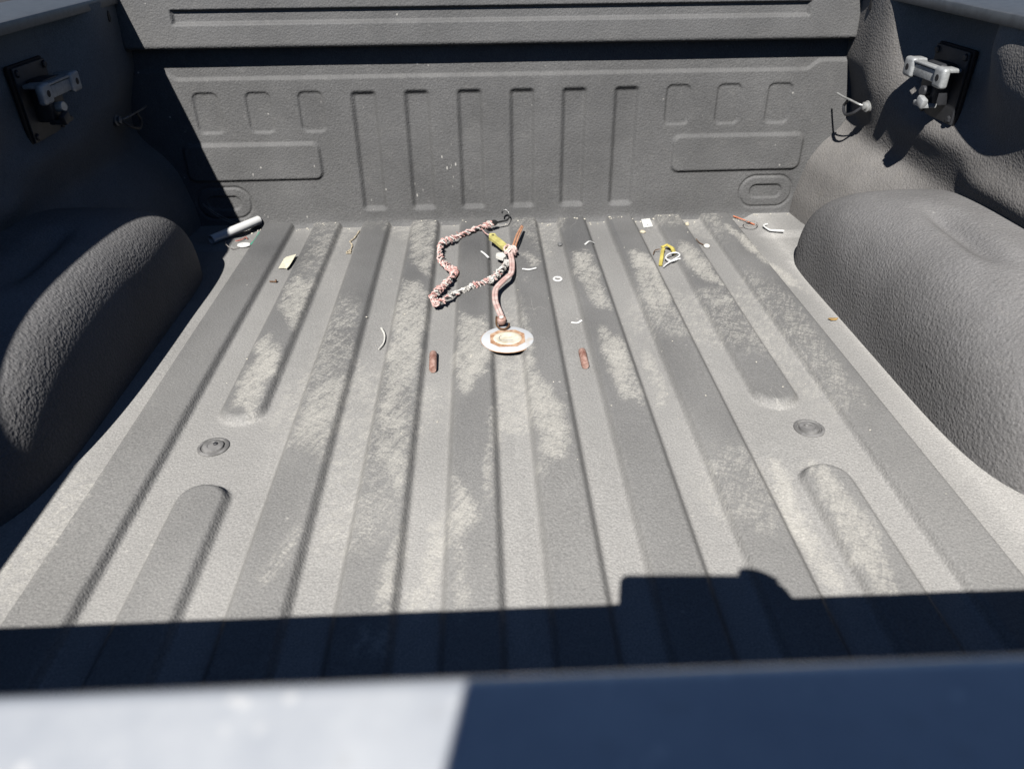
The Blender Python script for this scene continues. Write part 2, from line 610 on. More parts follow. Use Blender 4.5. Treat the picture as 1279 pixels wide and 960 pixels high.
Xw = X + 0.016 * (vnoise(X, Y, 30, 22, 1) - 0.5) + 0.008 * (vnoise(X, Y, 90, 90, 21) - 0.5)
Yw = Y + 0.07 * (vnoise(X, Y, 40, 14, 2) - 0.5) + 0.05 * (vnoise(X, Y, 120, 40, 22) - 0.5)
scuff = np.zeros_like(X)
for k, (a, poly) in SCUFF.items():
    scuff = np.maximum(scuff, a * in_poly(Xw, Yw, poly))
scuff *= 0.60 + 0.55 * vnoise(X, Y, 28, 16, 11) + 0.25 * vnoise(X, Y, 70, 60, 12)
scuff = blur(scuff, 2, 2)
scuff = np.maximum(scuff, 0.30 * sstep(0.55, 0.8, vnoise(X, Y, 9, 3.5, 5)) * (Y > -1.3))
dist_near = np.clip((-Y - 0.1) / 1.2, 0, 1)
dust = (0.34 + 0.38 * dist_near) * (1 - ribmask) + (0.06 + 0.36 * dist_near ** 1.3) * ribmask
edge = np.exp(-np.abs(np.abs(X) - 0.70) / 0.03) * 0.35
dust = dust + np.where(X > 0, edge, edge * 0.3) * (1 - ribmask)
dust += 0.5 * np.exp(-np.abs(X - 0.692) / 0.007) * (Y < -0.3)
dust += 0.25 * np.exp(-(-Y) / 0.03) * (1 - ribmask) + 0.12 * (X > 0.3) * np.exp(Y / 0.25)
dust += 0.14 * (vnoise(X, Y, 14, 6, 9) - 0.5)
floor = grid_mesh('bed_floor', np.stack([X, Y, Z], -1), M_floor, truck, {'dust': np.clip(dust, 0, 1), 'scuff': scuff})

# --- headboard (stamped lower panel)
nx, nz = 900, 230
xs = np.linspace(-0.93, 0.93, nx)
zs = np.linspace(-0.03, 0.47, nz)
X, Z = np.meshgrid(xs, zs)


def rrect(X, Z, x0, x1, z0, z1, r):
    cx, cz, hx, hz = (x0 + x1) / 2, (z0 + z1) / 2, (x1 - x0) / 2, (z1 - z0) / 2
    dx = np.abs(X - cx) - hx + r
    dz = np.abs(Z - cz) - hz + r
    return np.hypot(np.maximum(dx, 0), np.maximum(dz, 0)) + np.minimum(np.maximum(dx, dz), 0) - r


D = np.zeros_like(X)     # positive = recessed (away from the camera, +Y)
zb = 0.376 + 0.02 * sstep(0.765, 0.80, np.abs(X))
D += 0.006 * sstep(-0.004, 0.005, Z - zb)
for i in range(2, 8):    # six tall pockets
    xc = (i - 4.5) * PITCH
    d = rrect(X, Z, xc - 0.034, xc + 0.034, 0.040, 0.345, 0.014)
    depth = 0.0095
    D += depth * (1 - sstep(-0.014, 0.001, d))
for i in (-3, -2, -1, 1, 2, 3):      # small pockets, three each side
    s = 1 if i > 0 else -1
    xc = s * (0.455 + (abs(i) - 1) * 0.1275)
    d = rrect(X, Z, xc - 0.032, xc + 0.032, 0.247, 0.346, 0.016)
    D += 0.0045 * (1 - sstep(-0.006, 0.0015, d))
for s in (-1, 1):
    x0, x1 = (0.450, 0.793) if s > 0 else (-0.793, -0.447)
    d = rrect(X, Z, x0, x1, 0.127, 0.224, 0.022)
    D -= 0.007 * (1 - sstep(-0.008, 0.002, d))
    xc = s * 0.715
    d = rrect(X, Z, xc - 0.070, xc + 0.070, 0.029, 0.112, 0.040)
    D += 0.004 * np.exp(-(d / 0.003) ** 2)
    d = rrect(X, Z, xc - 0.044, xc + 0.044, 0.052, 0.090, 0.018)
    D += 0.005 * (1 - sstep(-0.004, 0.001, d))
# the coved foot of the panel and slight waviness
D -= 0.010 * np.exp(-np.clip(Z, 0, 1) / 0.008)
D += 0.0015 * np.sin(X * 11) * np.sin(Z * 15)
P = np.stack([X, D, Z], -1)
chip = np.zeros_like(X)
for cx_, cz_, rx_, rz_, a_ in ((-0.125, 0.165, 0.030, 0.070, 1.0), (-0.205, 0.09, 0.022, 0.045, 0.6), (-0.36, 0.05, 0.06, 0.03, 0.6), (0.075, 0.28, 0.03, 0.035, 0.4),
                               (-0.62, 0.145, 0.02, 0.02, 0.8), (-0.46, 0.17, 0.02, 0.04, 0.6), (0.30, 0.13, 0.12, 0.03, 0.35), (-0.55, 0.03, 0.2, 0.02, 0.5), (0.72, 0.20, 0.06, 0.05, 0.4), (-0.17, 0.39, 0.008, 0.012, 1.0)):
    chip = np.maximum(chip, a_ * np.exp(-((X - cx_) / rx_) ** 2 - ((Z - cz_) / rz_) ** 2))
chip = np.maximum(chip, 0.5 * np.exp(-np.clip(Z, 0, 1) / 0.012))
hb = grid_mesh('headboard_panel', P, M_head, truck, {'chip': chip})

# --- overhanging upper headboard with its long shallow channel
nx = 700
xs = np.linspace(-0.875, 0.875, nx)
# outline of the section from underneath the lip up and over the top, arc-length parameterised
sec = []
for k in range(10):
    sec.append((0.012 - 0.052 * k / 9 + 0.007, 0.4485, -1))
for k in range(1, 8):
    a = math.pi / 2 * k / 7
    sec.append((-0.033 - 0.010 * math.sin(a), 0.4585 - 0.010 * math.cos(a), 0))
for k in range(1, 60):
    z = 0.4585 + (0.556 - 0.4585) * k / 59
    sec.append((-0.043, z, 1))
for k in range(1, 8):
    a = math.pi / 2 * k / 7
    sec.append((-0.043 + 0.010 * (1 - math.cos(a)), 0.556 + 0.010 * math.sin(a), 0))
sec.append((0.05, 0.566, 0))
S_ = np.array(sec)
Xg = np.tile(xs[None, :], (len(sec), 1))
Yg = np.tile(S_[:, 0:1], (1, nx))
Zg = np.tile(S_[:, 1:2], (1, nx))
d = rrect(Xg, Zg, -0.735, 0.735, 0.4985, 0.534, 0.004)
Yg = Yg + 0.010 * (1 - sstep(-0.008, 0.0, d)) * (np.abs(Yg + 0.043) < 0.001)
edge = sstep(0.846, 0.873, np.abs(Xg))
Yg = Yg + 0.014 * edge ** 2
up = grid_mesh('headboard_lip', np.stack([Xg, Yg, Zg], -1), M_head, truck)

# --- side panels: X as a function of (Y, Z), control table then smoothed
ZL = np.array([-0.02, 0.0, 0.06, 0.15, 0.195, 0.23, 0.27, 0.32, 0.36, 0.40, 0.45, 0.50, 0.56])
TB = [
 (0.02, [.786, .786, .791, .812, .838, .878, .903, .893, .880, .863, .860, .858, .858]),
 (-0.07, [.793, .793, .797, .818, .846, .882, .892, .880, .868, .856, .853, .850, .846]),
 (-0.155, [.804, .804, .808, .828, .855, .886, .882, .868, .854, .848, .845, .842, .836]),
 (-0.22, [.815, .815, .818, .838, .863, .892, .886, .874, .864, .858, .852, .846, .838]),
 (-0.27, [.825, .825, .828, .846, .870, .896, .889, .876, .874, .876, .884, .890, .894]),
 (-0.33, [.835, .835, .838, .854, .876, .900, .892, .876, .886, .897, .902, .904, .905]),
 (-0.42, [.86, .86, .86, .870, .888, .904, .896, .878, .898, .902, .904, .905, .905]),
 (-0.52, [.90, .90, .90, .90, .90, .906, .899, .886, .901, .903, .904, .905, .905]),
 (-0.56, [.90, .90, .90, .90, .90, .902, .888, .894, .899, .892, .876, .857, .858]),
 (-0.62, [.90, .90, .90, .90, .90, .902, .884, .896, .893, .878, .856, .847, .846]),
 (-0.72, [.90, .90, .90, .90, .90, .902, .882, .896, .892, .878, .856, .847, .846]),
 (-0.79, [.90, .90, .90, .90, .90, .902, .884, .902, .898, .895, .890, .89, .89]),
 (-1.0, [.90, .90, .90, .90, .90, .902, .890, .902, .902, .903, .904, .905, .905]),
 (-1.25, [.88, .88, .88, .88, .885, .89, .90, .902, .902, .903, .904, .905, .905]),
 (-1.40, [.84, .84, .84, .85, .86, .875, .89, .90, .902, .903, .904, .905, .905]),
 (-1.9, [.80, .80, .80, .82, .84, .865, .885, .895, .902, .903, .904, .905, .905]),
]
YL = np.array([a for a, _ in TB])[::-1]
TV = np.array([b for _, b in TB])[::-1]
ny, nz = 760, 230
ys = np.linspace(-1.9, 0.02, ny)
zs = np.linspace(-0.02, 0.56, nz)
Wz = np.stack([np.interp(zs, ZL, TV[i]) for i in range(len(YL))])          # (stations, nz)
W = np.stack([np.interp(ys, YL, Wz[:, k]) for k in range(nz)], 0)          # (nz, ny)
W = blur(W, 9, 5)


def side_at(y, z):
    iy = int(round((y + 1.9) / 1.92 * (ny - 1)))
    iz = int(round((z + 0.02) / 0.58 * (nz - 1)))
    return float(W[max(0, min(nz - 1, iz)), max(0, min(ny - 1, iy))])


Yg, Zg = np.meshgrid(ys, zs)
for s in (-1, 1):
    grid_mesh('side_panel', np.stack([s * W, Yg, Zg], -1), M_wall, truck, flip=(s > 0))

# --- wheel wells
for s in (-1, 1):
    nu, nv = 260, 110
    aX, bY, h, yc, xw = 0.230, 0.487, 0.243, -0.740, 0.915
    us = np.linspace(0, math.pi, nu)          # along Y
    vs2 = np.linspace(0, 1, nv)
    U, V = np.meshgrid(us, vs2)
    # each well: arch in the YZ plane swept inward with a rounded shoulder
    n1 = 2.6                                   # arch squareness
    cu, su = np.cos(U), np.sin(U)
    ay = np.sign(cu) * np.abs(cu) ** (2 / n1)
    az = np.abs(su) ** (2 / n1)
    ang = V * math.pi / 2
    n2 = np.where(cu > 0, 3.7 + 5.0 * np.abs(cu) ** 2.5, 3.7 + 1.2 * np.abs(cu) ** 2.5)
    prx = np.abs(np.cos(ang)) ** (2 / n2)      # 1 at inner face ... 0 at wall
    prs = np.abs(np.sin(ang)) ** (2 / n2)
    P = np.zeros((nv, nu, 3))
    # V=0: inner plane centre ; build as superellipsoid: x depth by prx, arch radius by prs
    P[..., 0] = s * (xw - aX * prx)
    P[..., 1] = yc + np.where(cu > 0, bY, 0.462) * ay * prs
    P[..., 2] = -0.004 + (h + 0.004) * az * prs
    # pressed dent along the shoulder
    yy, zz = P[..., 1], P[..., 2]
    xx = P[..., 0] * s
    dd = np.sqrt(((xx - 0.800 - 0.04 * (yy + 0.73)) / 0.022) ** 2 + np.abs((yy + 0.73) / 0.12) ** 4)
    P[..., 2] -= 0.021 * np.exp(-dd ** 2) * (zz > 0.12)
    wl = grid_mesh('wheel_well', P, M_well, truck, flip=(s < 0))

# --- rail caps and outer skins
for s in (-1, 1):
    bm = bmesh.new()
    box(bm, (s * 0.925, -0.93, 0.557), (0.172, 1.98, 0.020), bev=0.003, seg=2)
    child('rail_cap', bm, M_cap, truck)
    bm = bmesh.new()
    box(bm, (s * 1.0, -0.93, 0.20), (0.012, 1.98, 0.688), bev=0.004)
    child('outer_side_skin', bm, M_paint, truck, False)
    # stake slot near the front corner and a long mounting slot
    bm = bmesh.new()
    yy, zz = -0.105, 0.528
    xx = side_at(yy, zz) - 0.001
    lathe(bm, [(0, 0.0015), (0.007, 0.0015), (0.007, -0.003)], (s * xx, yy, zz), axis=(-s, 0, 0), seg=20, sx=1.6 if True else 1, sy=0.8)
    child('slot', bm, M_slot, truck)

# --- tailgate, closed: silver painted top edge, liner inside
bm = bmesh.new()
box(bm, (0.0, -1.893, 0.23), (1.60, 0.070, 0.56), bev=0.004)
child('tailgate_inner_panel', bm, M_head, truck)
bm = bmesh.new()
box(bm, (0.0, -1.896, 0.533), (1.64, 0.088, 0.046), bev=0.009, seg=4)
child('tailgate_top_rail', bm, M_paint, truck)

# --- floor tie-down plugs
for s, x in ((-1, -0.478), (1, 0.480)):
    bm = bmesh.new()
    lathe(bm, [(0.0245, -0.001), (0.0245, 0.002), (0.0225, 0.0032), (0.020, 0.0032), (0.0185, 0.0008), (0.0168, 0.0008), (0.0158, 0.0042), (0.013, 0.0050), (0.0095, 0.0050), (0.0085, 0.0038), (0, 0.0038)],
          (x, -0.985, 0.0), seg=40)
    o = child('floor_plug', bm, M_plug, truck)
    bm = bmesh.new()
    lathe(bm, [(0.0036, 0), (0.0036, 0.0020), (0.0026, 0.0030), (0, 0.0030)], (x - 0.003 * s, -0.981, 0.0036), seg=14)
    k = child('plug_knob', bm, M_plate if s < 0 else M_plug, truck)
    k.parent = o
    # child() already subtracted the truck location (origin), plug is at origin as well

# --- locking cleats on the side panels
for s in (-1, 1):
    tilt = Matrix.Rotation(0.0, 3, 'X')

    def cy(y, z, dx):        # dx = distance in from the panel
        return Vector((s * (0.900 - dx), y, z))
    bm = bmesh.new()
    box(bm, cy(-0.402, 0.415, 0.010), (0.006, 0.122, 0.134), bev=0.0025)
    pl = child('cleat_plate', bm, M_plate, truck)
    pl['label'] = 'black cleat mounting plate on the %s side panel' % ('left' if s < 0 else 'right')
    bm = bmesh.new()
    box(bm, cy(-0.402, 0.415, 0.003), (0.008, 0.130, 0.142), bev=0.003)
    h = child('cleat_gasket', bm, M_slot, truck)
    h.parent = pl
    for yy, zz in ((-0.350, 0.472), (-0.454, 0.472), (-0.454, 0.358), (-0.350, 0.358)):
        bm = bmesh.new()
        lathe(bm, [(0.007, 0), (0.007, 0.003), (0.005, 0.0045), (0, 0.0045)], cy(yy, zz, 0.013), axis=(-s, 0, 0), seg=6)
        b = child('bolt', bm, M_plate, truck, False)
        b.parent = pl
    # housing
    bm = bmesh.new()
    box(bm, cy(-0.405, 0.418, 0.029), (0.034, 0.058, 0.078), bev=0.005)
    h = child('cleat_housing', bm, M_plate, truck)
    # cast bracket: web + two eared lugs
    bm = bmesh.new()
    box(bm, cy(-0.403, 0.436, 0.054), (0.008, 0.100, 0.022), bev=0.002)
    box(bm, cy(-0.403, 0.451, 0.050), (0.022, 0.096, 0.005), bev=0.002)
    for yy in (-0.342, -0.462):
        box(bm, cy(yy, 0.438, 0.056), (0.016, 0.036, 0.038), bev=0.0065, seg=4)
        box(bm, cy(yy, 0.452, 0.044), (0.034, 0.030, 0.008), bev=0.003)
    br = child('cleat_bracket', bm, M_cast, truck)
    for yy in (-0.342, -0.462):
        bm = bmesh.new()
        lathe(bm, [(0, 0), (0.0062, 0), (0.0062, -0.004)], cy(yy, 0.438, 0.0644), axis=(-s, 0, 0), seg=20)
        hh = child('lug_hole', bm, M_slot, truck)
        hh.parent = br
    # key cylinder and lower latch
    bm = bmesh.new()
    lathe(bm, [(0.0095, 0), (0.0095, 0.016), (0.008, 0.018), (0, 0.018)], cy(-0.412, 0.404, 0.044), axis=(-s, -0.2, 0.1), seg=24)
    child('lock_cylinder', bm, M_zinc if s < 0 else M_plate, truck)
    bm = bmesh.new()
    box(bm, cy(-0.415, 0.380, 0.048), (0.030, 0.040, 0.010), bev=0.003)
    box(bm, cy(-0.424, 0.386, 0.060), (0.014, 0.026, 0.020), rot=Matrix.Rotation(0.3, 3, 'X'), bev=0.005)
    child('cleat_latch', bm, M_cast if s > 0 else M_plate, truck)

    # tie-down hook in the front corner
    xa = side_at(-0.150, 0.320)
    bm = bmesh.new()
    lathe(bm, [(0.013, -0.004), (0.013, 0.004), (0.009, 0.006), (0.009, 0.012), (0.006, 0.014), (0, 0.014)], (s * (xa - 0.002), -0.150, 0.318), axis=(-s, -0.1, 0.1), seg=20)
    hk = child('tie_down_bolt', bm, M_zinc if s > 0 else M_zinc_shaded, truck)
    bm = bmesh.new()
    pth = spline([(s * (xa - 0.006), -0.150, 0.318), (s * (xa - 0.022), -0.145, 0.322), (s * (xa - 0.032), -0.120, 0.326), (s * (xa - 0.034), -0.08, 0.326), (s * (xa - 0.034), -0.045, 0.327)], 8)
    tube(bm, pth, 0.0024, 10)
    hk2 = child('tie_down_hook', bm, M_zinc if s > 0 else M_zinc_shaded, truck)
    bm = bmesh.new()
    tube(bm, spline([(s * (xa - 0.016), -0.150, 0.316), (s * (xa - 0.030), -0.138, 0.300), (s * (xa - 0.034), -0.110, 0.292), (s * (xa - 0.03), -0.085, 0.305), (s * (xa - 0.03), -0.10, 0.322)], 8), 0.0035, 8)
    child('tie_down_loop', bm, M_plate, truck)

# ------------------------------------------------------------------ loose things on the floor
def floor_z(x, y):
    i = round(x / PITCH + 4.5)
    i = max(0, min(9, i))
    d = abs(x - (i - 4.5) * PITCH)
    if i in (1, 8) and -1.1 < y < -0.91:
        return 0.0
    if abs(x) > 0.68 and y > -0.15:
        return 0.011
    t = max(0, min(1, (d - 0.031) / 0.012))
    return RH * (1 - t * t * (3 - 2 * t))


def on_floor(pts, lift):
    return [(x, y, floor_z(x, y) + lift) for x, y in pts]


# white pipe
a, b = Vector((-0.722, -0.135, 0.0225)), Vector((-0.634, -0.004, 0.0245))
axis = (b - a).normalized()
L = (b - a).length
bm = bmesh.new()
lathe(bm, [(0.0088, 0.001), (0.0098, 0), (0.0112, 0.0005), (0.0116, 0.002), (0.0116, L - 0.002), (0.011, L), (0.0088, L), (0.0088, 0.001)], a, axis=axis, seg=36)
solo('plastic_pipe', bm, M_white, 'short white plastic pipe lying half in shadow in the left front corner', 'pipe')

# wires beside the pipe
M_green = simple('green_plastic', (0.03, 0.32, 0.20), 0.4)
M_wire = simple('grey_wire', (0.30, 0.28, 0.26), 0.45)
M_redw = simple('red_wire', (0.55, 0.20, 0.16), 0.5)
M_bone = simple('bone_white', (0.78, 0.76, 0.70), 0.6, var=0.08)
t_ = thing('wire_scrap', 'tangle of thin wire with a green strip and a white tag beside the white pipe', 'wire scrap', (-0.655, -0.115, 0.0))
bm = bmesh.new()
tube(bm, spline(on_floor([(-0.690, -0.122), (-0.684, -0.146), (-0.667, -0.150), (-0.655, -0.133), (-0.664, -0.108), (-0.676, -0.100), (-0.672, -0.085), (-0.655, -0.073)], 0.003), 8), 0.0011, 6)
child('thin_wire', bm, M_wire, t_)
bm = bmesh.new()
tube(bm, spline(on_floor([(-0.675, -0.100), (-0.661, -0.0895), (-0.655, -0.073), (-0.649, -0.085)], 0.004), 6), 0.0014, 6)
child('thin_wire', bm, M_redw, t_)
bm = bmesh.new()
tube(bm, spline(on_floor([(-0.640, -0.128), (-0.630, -0.124), (-0.6264, -0.0972), (-0.625, -0.070), (-0.622, -0.058)], 0.004), 8), 0.0026, 6, 0.5)
child('green_strip', bm, M_green, t_)
bm = bmesh.new()
lathe(bm, [(0.004, 0.0045), (0.004, 0), (0.011, 0), (0.012, 0.002), (0.011, 0.0045), (0.004, 0.0045)], (-0.646, -0.128, 0.002), seg=24, sx=1.4)
child('white_tag', bm, M_white, t_)

# paper scrap (yellowed)
M_paper = simple('yellowed_paper', (0.74, 0.70, 0.55), 0.8, var=0.08, nscale=80)
bm = bmesh.new()
pts = [(-0.527, -0.279), (-0.526, -0.225), (-0.5229, -0.212), (-0.498, -0.2106), (-0.499, -0.25), (-0.5011, -0.279), (-0.505, -0.292), (-0.510, -0.281)]
plate_poly(bm, pts, 0.003, 0.0038)
for v in bm.verts:
    v.co.z += 0.006 * max(0, (v.co.x + 0.51) / 0.012)
solo('paper_scrap', bm, M_paper, 'torn yellowed paper scrap in the floor groove near the left wheel well', 'paper', smooth=False)

M_rust = simple('rust', (0.24, 0.11, 0.08), 0.7, col2=(0.55, 0.37, 0.31), nscale=110, bump=0.3, bscale=500, thr=(0.38, 0.66))
M_brown = simple('brown_metal', (0.16, 0.09, 0.05), 0.6, 0.3)
bm = bmesh.new()
tube(bm, [(-0.531, -0.3545, 0.0035), (-0.5155, -0.355, 0.0025)], 0.0017, 8)
lathe(bm, [(0, -0.001), (0.004, 0), (0.004, 0.002), (0.0015, 0.003), (0, 0.003)], (-0.517, -0.355, 0.004), axis=(1, 0, 0.1), seg=12)
solo('screw', bm, M_brown, 'small brown screw lying below the yellowed paper scrap', 'screw')

# frayed twine
M_twine = simple('tan_twine', (0.55, 0.47, 0.34), 0.9, bump=0.6, bscale=600)
t_ = thing('twine_scrap', 'short tan twine with a knotted end in the groove left of the cord', 'twine', (-0.373, -0.11, 0))
bm = bmesh.new()
tube(bm, spline(on_floor([(-0.366, -0.046), (-0.3734, -0.0968), (-0.3807, -0.1184), (-0.372, -0.145), (-0.372, -0.175)], 0.003), 8), lambda t: 0.0018 + 0.0006 * math.sin(t * 40), 6)
child('strand', bm, M_twine, t_)
bm = bmesh.new()
for k in range(5):
    tube(bm, spline(on_floor([(-0.372, -0.172), (-0.374 + 0.005 * math.sin(k * 2.1), -0.187), (-0.374 + 0.006 * math.cos(k * 1.9), -0.198)], 0.0035), 4), 0.0016, 5)
child('knot', bm, M_twine, t_)

# the long braided cord
M_pink = simple('faded_red_yarn', (0.52, 0.24, 0.21), 0.9, col2=(0.80, 0.60, 0.55), nscale=110, bump=0.5, bscale=500)
M_yarnw = simple('dirty_white_yarn', (0.50, 0.47, 0.43), 0.9, col2=(0.82, 0.79, 0.74), nscale=120, bump=0.5, bscale=500)
M_core = simple('dark_rubber_core', (0.05, 0.045, 0.045), 0.7)
M_blackm = simple('black_wire_hook', (0.05, 0.05, 0.05), 0.35, 0.6)
cord = thing('elastic_cord', 'frayed red and white elastic cord with a black wire hook, zigzagging on the floor', 'bungee cord', (-0.12, -0.35, 0))
CP = [(-0.0181, -0.0620), (-0.0497, -0.0915), (-0.1004, -0.1445), (-0.13, -0.1643), (-0.1452, -0.1847), (-0.1471, -0.2362), (-0.1411, -0.2955), (-0.121, -0.3389), (-0.1095, -0.3578), (-0.1175, -0.4015), (-0.1356, -0.4427), (-0.1511, -0.4863), (-0.1444, -0.5217), (-0.12, -0.4961), (-0.0949, -0.4697), (-0.069, -0.4426), (-0.0425, -0.4232), (-0.019, -0.3988), (-0.0036, -0.3644), (0.0085, -0.3284), (0.013, -0.310)]
NSP = 26
path = spline([(x, y, 0.0215 if i < 3 else 0.0185) for i, (x, y) in enumerate(CP)], NSP)
T, N = frames(path)
nP = len(path)


def strand(bm, i0, i1, phase, turns_per, R, r, seg=5, jit=0.0):
    pts = []
    for i in range(i0, i1, 1):
        a = phase + i * turns_per
        B = T[i].cross(N[i])
        rr = R * (1 + jit * math.sin(i * 1.7 + phase * 3)) * (0.55 + 0.9 * (0.5 + mnoise.noise(Vector((i * 0.075, phase * 0.2, 0)))))
        off = N[i] * math.cos(a) * rr + B * math.sin(a) * rr
        pts.append(path[i] + off)
    if len(pts) > 2:
        tube(bm, pts, r, seg)


bm = bmesh.new()
tube(bm, path[::3], 0.0036, 8)
child('cord_core', bm, M_core, cord)
segs = [(0, 13.1 * NSP, 'p'), (13.1 * NSP, 15.1 * NSP, 'w'), (15.1 * NSP, 17.2 * NSP, 'p'), (17.2 * NSP, nP - 1, 'w')]
bm = bmesh.new()
bw = bmesh.new()
for a, b, kind in segs:
    tgt = bm if kind == 'p' else bw
    for k in range(4):
        ph = k * math.pi / 2
        strand(tgt if k != 3 else bw, int(a), int(b), ph, 0.36 + 0.05 * k, 0.0050, 0.0019, 5, 0.30)
# ragged tufts
for k in range(60):
    i = random.randrange(6, nP - 6)
    d = Vector((random.uniform(-1, 1), random.uniform(-1, 1), random.uniform(0.1, 0.9))).normalized()
    ln = random.uniform(0.005, 0.014)
    e = path[i] + d * 0.005
    f = path[i] + d * ln + Vector((random.uniform(-.004, .004), random.uniform(-.004, .004), 0))
    tube(bm if random.random() < 0.6 else bw, [e, (e + f) / 2 + Vector((0, 0, 0.001)), f], 0.0011, 4)
# thick frayed knots
for i, m_, R in ((int(7.9 * NSP), 'p', 0.0105), (int(8.3 * NSP), 'p', 0.009), (int(10.2 * NSP), 'p', 0.009), (int(12.0 * NSP), 'p', 0.009), (int(3.9 * NSP), 'w', 0.008), (int(16.6 * NSP), 'w', 0.009), (int(0.6 * NSP), 'p', 0.008)):
    tgt = bm if m_ == 'p' else bw
    for k in range(7):
        pts = []
        ax = Vector((random.uniform(-1, 1), random.uniform(-1, 1), random.uniform(-.5, 1))).normalized()
        o1 = ax.orthogonal().normalized()
        o2 = ax.cross(o1)
        for q in range(9):
            t = q / 8 * 5.2
            pts.append(path[i] + (o1 * math.cos(t) + o2 * math.sin(t)) * R * random.uniform(0.7, 1.0))
        tube(tgt, pts, 0.0019, 5)
child('red_braid', bm, M_pink, cord)
child('white_braid', bw, M_yarnw, cord)
bm = bmesh.new()
lathe(bm, [(0.004, 0), (0.0075, 0.001), (0.0080, 0.010), (0.0065, 0.014), (0.003, 0.018)], (-0.020, -0.0625, 0.021), axis=(0.023, 0.012, 0.002), seg=18)
child('collar', bm, M_blackm, cord)
bm = bmesh.new()
tube(bm, spline([(-0.006, -0.055, 0.021), (0.010, -0.049, 0.022), (0.0200, -0.046, 0.023), (0.0275, -0.036, 0.027), (0.0275, -0.027, 0.036), (0.020, -0.022, 0.043), (0.0115, -0.022, 0.040), (0.0095, -0.024, 0.034)], 8),
     lambda t: 0.0028 if t < 0.35 else 0.0021, 8)
child('wire_hook', bm, M_blackm, cord)

# flat pink strap with buckle and prong, hooked on the cover
M_strap = simple('pink_strap', (0.62, 0.40, 0.36), 0.75, col2=(0.80, 0.64, 0.58), nscale=45, bump=0.3, bscale=400)
M_yel = simple('yellow_clip', (0.62, 0.56, 0.20), 0.5, var=0.2)
M_copper = simple('copper_rod', (0.66, 0.34, 0.20), 0.4, 0.1)
st = thing('pink_strap', 'pink rubber strap with yellow clip and copper prong, hooked onto the round cover', 'strap', (0, -0.42, 0))
bm = bmesh.new()
sp = spline([(-0.0087, -0.600, 0.022), (-0.0156, -0.5563, 0.022), (-0.0197, -0.5182, 0.021), (-0.0168, -0.4667, 0.022), (0.0018, -0.4262, 0.025), (0.019, -0.3926, 0.026), (0.0234, -0.3294, 0.027), (0.020, -0.2715, 0.029)], 10)
for off in (-0.0030, 0.0030):
    T2, N2 = frames(sp)
    tube(bm, [p + T2[i].cross(Vector((0, 0, 1))).normalized() * off for i, p in enumerate(sp)], 0.0036, 8)
child('strap_body', bm, M_strap, st)
bm = bmesh.new()
for k in range(12):
    c = Vector((0.020 + random.uniform(-.008, .012), -0.262 + random.uniform(-.02, .012), 0.031))
    pts = []
    ax = Vector((random.uniform(-1, 1), random.uniform(-1, 1), random.uniform(-.2, 1))).normalized()
    o1 = ax.orthogonal().normalized()
    o2 = ax.cross(o1)
    for q in range(8):
        t = q / 7 * 5.5
        pts.append(c + (o1 * math.cos(t) + o2 * math.sin(t)) * 0.009)
    tube(bm, pts, 0.0025, 5)
child('strap_knot', bm, M_strap, st)
bm = bmesh.new()
tube(bm, [(0.0300, -0.245, 0.034), (0.0400, -0.195, 0.038), (0.0565, -0.125, 0.036)], 0.0026, 8)
tube(bm, [(0.0350, -0.248, 0.032), (0.0450, -0.198, 0.036), (0.0590, -0.125, 0.034)], 0.0022, 8)
child('copper_prong', bm, M_copper, st)
bm = bmesh.new()
sp2 = [(-0.026, -0.152), (-0.012, -0.152), (-0.008, -0.172), (-0.001, -0.186), (0.014, -0.224), (0.022, -0.252), (0.012, -0.268), (0.000, -0.240), (-0.016, -0.200), (-0.028, -0.180)]
plate_poly(bm, sp2, 0.022, 0.029, 0.001)
cl = child('yellow_clip', bm, M_yel, st)
bm = bmesh.new()
lathe(bm, [(0, 0.0006), (0.0035, 0.0006), (0.0035, 0)], (-0.0175, -0.166, 0.0291), seg=12)
k = child('clip_hole', bm, M_slot, st)
k.parent = cl
k.location = (0, 0, 0)
bm = bmesh.new()
tube(bm, spline([(-0.0456, -0.103, 0.024), (-0.0357, -0.1373, 0.024), (-0.024, -0.160, 0.026)], 6), 0.0014, 6)
child('thin_cord', bm, M_pink, st)
bm = bmesh.new()
plate_poly(bm, [(-0.011, -0.262), (0.004, -0.257), (0.012, -0.280), (0.004, -0.296), (-0.006, -0.288), (-0.013, -0.278)], 0.015, 0.021, 0.0015)
child('white_fragment', bm, M_bone, st)
bm = bmesh.new()
lathe(bm, [(0, 0), (0.008, 0.001), (0.0105, 0.007), (0.009, 0.014), (0.005, 0.017), (0, 0.017)], (-0.009, -0.616, 0.016), axis=(0, -0.3, 1), seg=20)
bl = child('end_ferrule', bm, M_rust, st)
bm = bmesh.new()
lathe(bm, [(0, 0.001), (0.0045, 0.0), (0.0045, -0.003)], (-0.0095, -0.6217, 0.0335), axis=(0, -0.4, 1), seg=14)
child('ferrule_core', bm, M_yarnw, st)
bm = bmesh.new()
tube(bm, spline([(-0.019, -0.606, 0.026), (-0.0195, -0.632, 0.023), (-0.014, -0.646, 0.021), (-0.0035, -0.649, 0.021), (0.0045, -0.640, 0.022), (0.0055, -0.632, 0.023)], 8), 0.0020, 8)
child('end_hook', bm, M_brown, st)

